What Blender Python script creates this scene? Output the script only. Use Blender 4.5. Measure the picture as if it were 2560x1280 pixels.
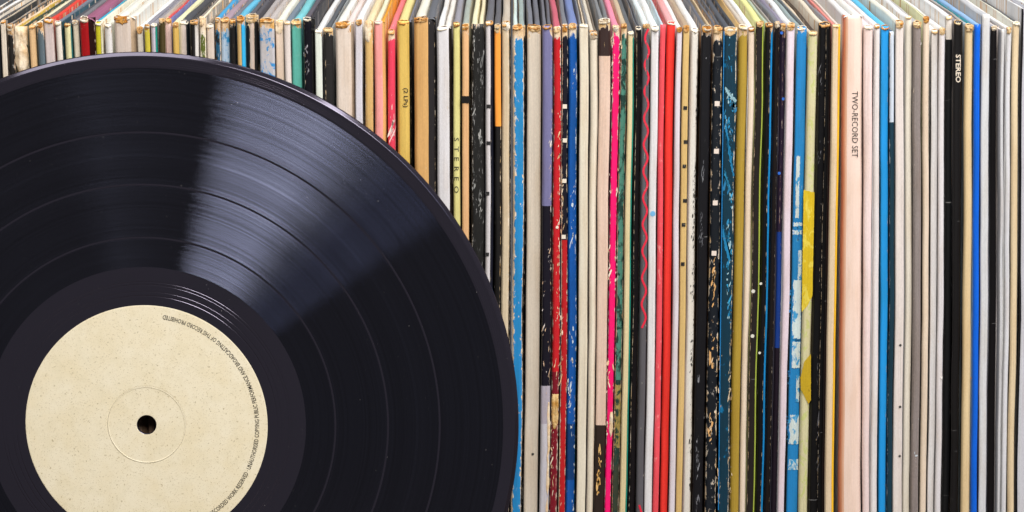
import bpy, math, random, re
from mathutils import Vector, Matrix, noise
R = math.radians
sc = bpy.context.scene
C = sc.collection
for o in list(bpy.data.objects): bpy.data.objects.remove(o)

# ---------------------------------------------------------------- camera
FPX, D, CH, PITCH = 6100.0, 0.963, 0.4344, math.atan(1380/6100.0)
cam = bpy.data.cameras.new('camera'); cam.sensor_width = 36; cam.lens = 36*FPX/2560
cam.clip_start = 0.02; cam.clip_end = 50
co = bpy.data.objects.new('camera', cam); C.objects.link(co)
co.location = (0, -D, CH); co.rotation_euler = (math.pi/2-PITCH, 0, 0)
sc.camera = co
# ---------------------------------------------------------------- world, lamps, exposure
w = bpy.data.worlds.new('World'); sc.world = w; w.use_nodes = True
w.node_tree.nodes['Background'].inputs[0].default_value = (0.90, 0.92, 1.0, 1)
w.node_tree.nodes['Background'].inputs[1].default_value = 0.14
def area(name, loc, target, sx, sy, power, col):
    l = bpy.data.lights.new(name, 'AREA'); l.shape = 'RECTANGLE'; l.size = sx; l.size_y = sy
    l.energy = power; l.color = col
    o = bpy.data.objects.new(name, l); C.objects.link(o); o.location = loc
    d = Vector(target)-Vector(loc); o.rotation_euler = d.to_track_quat('-Z', 'Y').to_euler()
    return o
area('overhead_softbox', (0.32, -0.38, 1.05), (-0.05, 0.0, 0.2), 0.66, 0.46, 11.5, (1.0, 0.985, 0.965))
area('side_softbox', (0.76, -0.44, 0.93), (-0.05, 0.0, 0.2), 0.42, 0.36, 3.0, (0.72, 0.78, 1.0))  # unseen cool lamp, added to widen the record's sheen to the right
area('front_softbox', (0.12, -1.12, 0.92), (-0.05, 0.0, 0.2), 0.44, 0.34, 12.5, (1.0, 0.97, 0.93))
area('ceiling_panel', (-0.32, 0.12, 1.35), (-0.27, 0.05, 0.3), 0.9, 0.5, 8.0, (1.0, 0.99, 0.98))
sc.view_settings.view_transform = 'Standard'; sc.view_settings.look = 'None'
sc.view_settings.exposure = -0.12; sc.view_settings.gamma = 1.0
sc.render.engine = 'CYCLES'

# ---------------------------------------------------------------- helpers
def lin(h):
    v = []
    for i in (0, 2, 4):
        c = int(h[i:i+2], 16)/255
        v.append(c/12.92 if c <= .04045 else ((c+.055)/1.055)**2.4)
    return (v[0], v[1], v[2], 1)
cp, sp = math.cos(PITCH), math.sin(PITCH)
def W(px, py, y):                     # point of the photograph on the upright plane at depth y
    dx = (px-1280)/FPX; dv = (640-py)/FPX
    ry = cp+dv*sp; rz = -sp+dv*cp
    t = (y+D)/ry
    return Vector((dx*t, y, CH+rz*t))
def tag(o, label=None, cat=None, group=None, kind=None):
    if label: o['label'] = label
    if cat: o['category'] = cat
    if group: o['group'] = group
    if kind: o['kind'] = kind
    return o
def empty(name, loc, rot=(0, 0, 0)):
    o = bpy.data.objects.new(name, None); C.objects.link(o); o.location = loc; o.rotation_euler = rot
    o.empty_display_size = 0.02
    return o
def mesh(name, verts, faces, mats, parent=None, mi=None, uv=None, uv2=None, smooth=True):
    me = bpy.data.meshes.new(name); me.from_pydata(verts, [], faces)
    for m in (mats if isinstance(mats, (list, tuple)) else [mats]): me.materials.append(m)
    if mi: me.polygons.foreach_set('material_index', mi)
    if smooth: me.polygons.foreach_set('use_smooth', [True]*len(me.polygons))
    for nm, dat in (('mm', uv), ('nm', uv2)):
        if dat:
            l = me.uv_layers.new(name=nm)
            for lp in me.loops: l.data[lp.index].uv = dat[lp.vertex_index]
    me.update()
    o = bpy.data.objects.new(name, me); C.objects.link(o)
    if parent: o.parent = parent
    return o
class NT:
    def __init__(s, t): s.t = t; s.n = t.nodes; s.l = t.links
    def new(s, typ, **kw):
        n = s.n.new(typ)
        for k, v in kw.items(): setattr(n, k, v)
        return n
    def put(s, sock, v):
        if isinstance(v, bpy.types.NodeSocket): s.l.new(v, sock)
        elif v is not None: sock.default_value = v
    def math(s, op, a, b=None, c=None, clamp=False):
        n = s.new('ShaderNodeMath', operation=op, use_clamp=clamp)
        for i, v in enumerate((a, b, c)): s.put(n.inputs[i], v)
        return n.outputs[0]
    def mix(s, f, a, b, mode='MIX'):
        n = s.new('ShaderNodeMix', data_type='RGBA', blend_type=mode)
        s.put(n.inputs[0], f); s.put(n.inputs[6], a); s.put(n.inputs[7], b)
        return n.outputs[2]
    def vmath(s, op, a, b):
        n = s.new('ShaderNodeVectorMath', operation=op); s.put(n.inputs[0], a); s.put(n.inputs[1], b)
        return n.outputs[0]
    def noise(s, vec, scale=1, detail=3, rough=.5, dist=0, dims='3D'):
        n = s.new('ShaderNodeTexNoise', noise_dimensions=dims)
        if dims == '1D': s.put(n.inputs['W'], vec)
        else: s.put(n.inputs['Vector'], vec)
        n.inputs['Scale'].default_value = scale; n.inputs['Detail'].default_value = detail
        n.inputs['Roughness'].default_value = rough; n.inputs['Distortion'].default_value = dist
        return n.outputs[0]
    def step(s, v, a, b, lo=0., hi=1.):
        n = s.new('ShaderNodeMapRange', interpolation_type='SMOOTHSTEP')
        s.put(n.inputs[0], v); s.put(n.inputs[1], a); s.put(n.inputs[2], b)
        n.inputs[3].default_value = lo; n.inputs[4].default_value = hi
        return n.outputs[0]
def material(name):
    m = bpy.data.materials.new(name); m.use_nodes = True; t = NT(m.node_tree)
    return m, t, m.node_tree.nodes['Principled BSDF']

# ---- printed card: colour, fading, grain, chipped print, scuffs (top folds carry overhead sheen in their colour)
grp = bpy.data.node_groups.new('printed_card', 'ShaderNodeTree')
def sock(n, typ, dv, out=False):
    s = grp.interface.new_socket(n, in_out='OUTPUT' if out else 'INPUT', socket_type=typ)
    if not out: s.default_value = dv
F = 'NodeSocketFloat'
for n, typ, dv in (('Color', 'NodeSocketColor', (1, 1, 1, 1)), ('Alt', 'NodeSocketColor', (1, 1, 1, 1)), ('AltAmt', F, 0),
                   ('Chip', 'NodeSocketColor', (.7, .5, .3, 1)), ('ChipAmt', F, 0), ('EdgeAmt', F, .1), ('TopAmt', F, .3),
                   ('RightAmt', F, 0), ('LeftAmt', F, 0), ('Scratch', F, .1), ('Rough', F, .5), ('Seed', F, 0), ('Grain', F, 1), ('FoldPos', F, .8), ('FoldAmt', F, 0)):
    sock(n, typ, dv)
sock('BSDF', 'NodeSocketShader', None, True)
t = NT(grp); gi = t.new('NodeGroupInput').outputs; go = t.new('NodeGroupOutput')
uvm = t.new('ShaderNodeUVMap', uv_map='mm').outputs[0]; uvn = t.new('ShaderNodeUVMap', uv_map='nm').outputs[0]
cx = t.new('ShaderNodeCombineXYZ'); t.l.new(t.math('MULTIPLY', gi['Seed'], 13.17), cx.inputs[0])
t.l.new(t.math('MULTIPLY', gi['Seed'], 71.3), cx.inputs[1]); t.l.new(gi['Seed'], cx.inputs[2])
P = t.vmath('ADD', uvm, cx.outputs[0])
sx = t.new('ShaderNodeSeparateXYZ'); t.l.new(uvn, sx.inputs[0]); U, V = sx.outputs[0], sx.outputs[1]
def sc3(a, b): return t.vmath('MULTIPLY', P, (a, b, 1))
dirt = t.noise(sc3(.22, .03), 1, 4, .6)
alt = t.noise(sc3(.30, .16), 1, 8, .68, .6)
altm = t.step(t.math('ADD', alt, t.math('MULTIPLY', gi['AltAmt'], .5)), .70, .76)
altm = t.math('MULTIPLY', altm, t.step(gi['AltAmt'], 0., .02))
col = t.mix(altm, gi['Color'], gi['Alt'])
col = t.mix(t.math('MULTIPLY', t.step(dirt, .42, .72), .55), col, t.mix(1, col, (.86, .78, .68, 1), 'MULTIPLY'))
gr = t.noise(sc3(2.2, .9), 1, 4, .7)
fib = t.noise(sc3(3.2, .035), 1, 3, .6)
g1 = t.math('ADD', t.math('MULTIPLY', t.math('SUBTRACT', gr, .5), t.math('MULTIPLY', gi['Grain'], .42)), 1.0)
g2 = t.math('ADD', t.math('MULTIPLY', t.math('SUBTRACT', fib, .5), t.math('MULTIPLY', gi['Grain'], .45)), g1)
vm = t.new('ShaderNodeVectorMath', operation='SCALE'); t.l.new(col, vm.inputs[0]); t.l.new(g2, vm.inputs['Scale'])
col = vm.outputs[0]
# scuffs: thin pale marks, and the odd cross crease
sn = t.noise(sc3(1.6, .22), 1, 7, .72, .8)
scm = t.step(t.math('ADD', sn, t.math('MULTIPLY', gi['Scratch'], .22)), .735, .80)
cr = t.noise(sc3(.05, 1.3), 1, 2, .5)
crm = t.math('MULTIPLY', t.step(t.math('ADD', cr, t.math('MULTIPLY', gi['Scratch'], .05)), .765, .785), .5)
scm = t.math('MAXIMUM', scm, crm)
col = t.mix(t.math('MULTIPLY', scm, .62), col, (.62, .60, .58, 1))
# chips
edge = t.step(t.math('ABSOLUTE', t.math('SUBTRACT', U, .5)), .30, .5)
right = t.step(U, .55, 1.0); left = t.step(U, .45, 0.0)
top = t.step(V, .075, .0)
n1 = t.noise(sc3(.62, .26), 1, 9, .66, .35)
amt = t.math('ADD', gi['ChipAmt'], t.math('MULTIPLY', gi['EdgeAmt'], edge))
amt = t.math('ADD', amt, t.math('MULTIPLY', gi['TopAmt'], top))
amt = t.math('ADD', amt, t.math('MULTIPLY', gi['RightAmt'], right))
amt = t.math('ADD', amt, t.math('MULTIPLY', gi['LeftAmt'], left))
fold = t.step(t.math('ABSOLUTE', t.math('SUBTRACT', U, gi['FoldPos'])), .07, .01)
nf = t.noise(sc3(2.4, .34), 1, 4, .75)
foldm = t.step(t.math('ADD', nf, t.math('MULTIPLY', t.math('MULTIPLY', fold, gi['FoldAmt']), .5)), .74, .79)
foldm = t.math('MULTIPLY', foldm, fold)
cs = t.math('ADD', n1, t.math('MULTIPLY', amt, .5))
chm = t.step(cs, .775, .80)
rim = t.math('SUBTRACT', t.step(cs, .755, .78), chm)
n2 = t.noise(sc3(.5, .3), 1, 3, .5)
chipc = t.mix(t.step(n2, .42, .6), gi['Chip'], t.mix(.55, gi['Chip'], (.86, .80, .70, 1)))
chipc = t.mix(t.math('MULTIPLY', top, .75), chipc, t.mix(t.step(gr, .4, .6), (.36, .17, .035, 1), (.66, .42, .17, 1)))
chm = t.math('MAXIMUM', chm, foldm)
col = t.mix(t.math('MULTIPLY', rim, .5), col, (.82, .78, .72, 1))
col = t.mix(chm, col, chipc)
bs = t.new('ShaderNodeBsdfPrincipled'); bs.inputs['Specular IOR Level'].default_value = .36; t.l.new(col, bs.inputs['Base Color'])
t.l.new(t.math('ADD', gi['Rough'], t.math('MULTIPLY', chm, .35), clamp=True), bs.inputs['Roughness'])
hgt = t.math('ADD', t.math('MULTIPLY', gr, .10), t.math('MULTIPLY', chm, -.5))
hgt = t.math('ADD', hgt, t.math('MULTIPLY', crm, -.4))
hgt = t.math('ADD', hgt, t.math('MULTIPLY', dirt, .5))
bp = t.new('ShaderNodeBump'); bp.inputs['Strength'].default_value = .55; bp.inputs['Distance'].default_value = .0004
t.l.new(hgt, bp.inputs['Height']); t.l.new(bp.outputs[0], bs.inputs['Normal'])
t.l.new(bs.outputs[0], go.inputs[0])
_mc = {}
def deep(c):
    L = .3*c[0]+.6*c[1]+.1*c[2]
    f = .52+.48*min(1, L/.05)
    return (c[0]*f, c[1]*f, c[2]*f, 1)
def card(h, seed, alt=None, A=0, k='DDBE92', c=0, e=.12, tp=.35, q=0, l=0, s=.1, r=.5, g=1, f=-1):
    key = (h, seed, alt, A, k, c, e, tp, q, l, s, r, g, f)
    if key in _mc: return _mc[key]
    m = bpy.data.materials.new('card_'+h); m.use_nodes = True; nt = m.node_tree; nt.nodes.clear()
    n = nt.nodes.new('ShaderNodeGroup'); n.node_tree = grp; o = nt.nodes.new('ShaderNodeOutputMaterial')
    nt.links.new(n.outputs[0], o.inputs[0]); I = n.inputs
    I['Color'].default_value = deep(lin(h)) if f != 0 else tuple(min(.70, 1.0*q+.010) for q in lin(h)[:3])+(1,); I['Alt'].default_value = lin(alt or h); I['AltAmt'].default_value = A
    I['Chip'].default_value = lin(k); I['ChipAmt'].default_value = c; I['EdgeAmt'].default_value = e
    I['TopAmt'].default_value = tp; I['RightAmt'].default_value = q; I['LeftAmt'].default_value = l
    I['Scratch'].default_value = s; I['Rough'].default_value = r; I['Seed'].default_value = seed; I['Grain'].default_value = g
    rr = random.Random(seed*91+7); c0 = lin(h); dark = .3*c0[0]+.6*c0[1]+.1*c0[2] < .12
    I['FoldPos'].default_value = rr.choice([.14, .22, .5, .8, .86, .9]); I['FoldAmt'].default_value = f if f >= 0 else (rr.uniform(.08, .55) if dark else rr.uniform(0, .35))
    _mc[key] = m; return m
# exposed raw cardboard at burst corners
def raw_card(name, a, b, scale):
    m, t, p = material(name)
    tc = t.new('ShaderNodeTexCoord').outputs['Object']
    n = t.noise(tc, scale, 6, .65); n2 = t.noise(tc, scale*6, 4, .7)
    c = t.mix(t.step(n, .35, .65), lin(a), lin(b))
    t.l.new(c, p.inputs['Base Color']); p.inputs['Roughness'].default_value = .9
    bp = t.new('ShaderNodeBump'); bp.inputs['Strength'].default_value = .8; bp.inputs['Distance'].default_value = .0005
    t.l.new(n2, bp.inputs['Height']); t.l.new(bp.outputs[0], p.inputs['Normal'])
    return m
M_RAW = [raw_card('raw_cardboard', 'B9772A', 'DDB074', 420), raw_card('raw_cardboard_orange', 'B06A1C', 'D69A4A', 420),
         raw_card('raw_cardboard_pale', 'C79A5C', 'E2C69A', 420)]
M_RAW += [raw_card('raw_cardboard_grey', 'A89070', 'D8CCB6', 300), raw_card('raw_cardboard_white', 'CDBB9C', 'EFE6D6', 300), raw_card('raw_cardboard_brown', '8A5620', 'C08A48', 420)]
M_TORN = raw_card('torn_card', 'E0BC8C', 'F0DFC4', 130)
M_HOLE, _t, _p = material('dark_inside'); _p.inputs['Base Color'].default_value = lin('3E220A'); _p.inputs['Roughness'].default_value = .95
def ink(h, rough=.6):
    key = ('ink', h, rough)
    if key not in _mc:
        m, t, p = material('ink_'+h); p.inputs['Roughness'].default_value = rough
        tc = t.new('ShaderNodeTexCoord').outputs['Object']; n = t.noise(tc, 900, 4, .7)
        t.l.new(t.mix(t.step(n, .55, .72) if rough == .6 else 0.0, lin(h), t.mix(.35, lin(h), (.6, .56, .5, 1))), p.inputs['Base Color'])
        _mc[key] = m
    return _mc[key]

# ---------------------------------------------------------------- table the row stands on (below the frame)
m, t, p = material('dark_wood')
tc = t.new('ShaderNodeTexCoord').outputs['Object']
n = t.noise(t.vmath('MULTIPLY', tc, (2, 30, 30)), 1, 5, .6)
t.l.new(t.mix(n, (.02, .012, .008, 1), (.06, .035, .02, 1)), p.inputs['Base Color']); p.inputs['Roughness'].default_value = .5
tv = [(x, y, z) for z in (-.03, 0) for x, y in ((-.9, -.45), (.9, -.45), (.9, .6), (-.9, .6))]
tag(mesh('table_top', tv, [(3, 2, 1, 0), (4, 5, 6, 7), (0, 1, 5, 4), (1, 2, 6, 5), (2, 3, 7, 6), (3, 0, 4, 7)], m, smooth=False), kind='structure')

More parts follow.
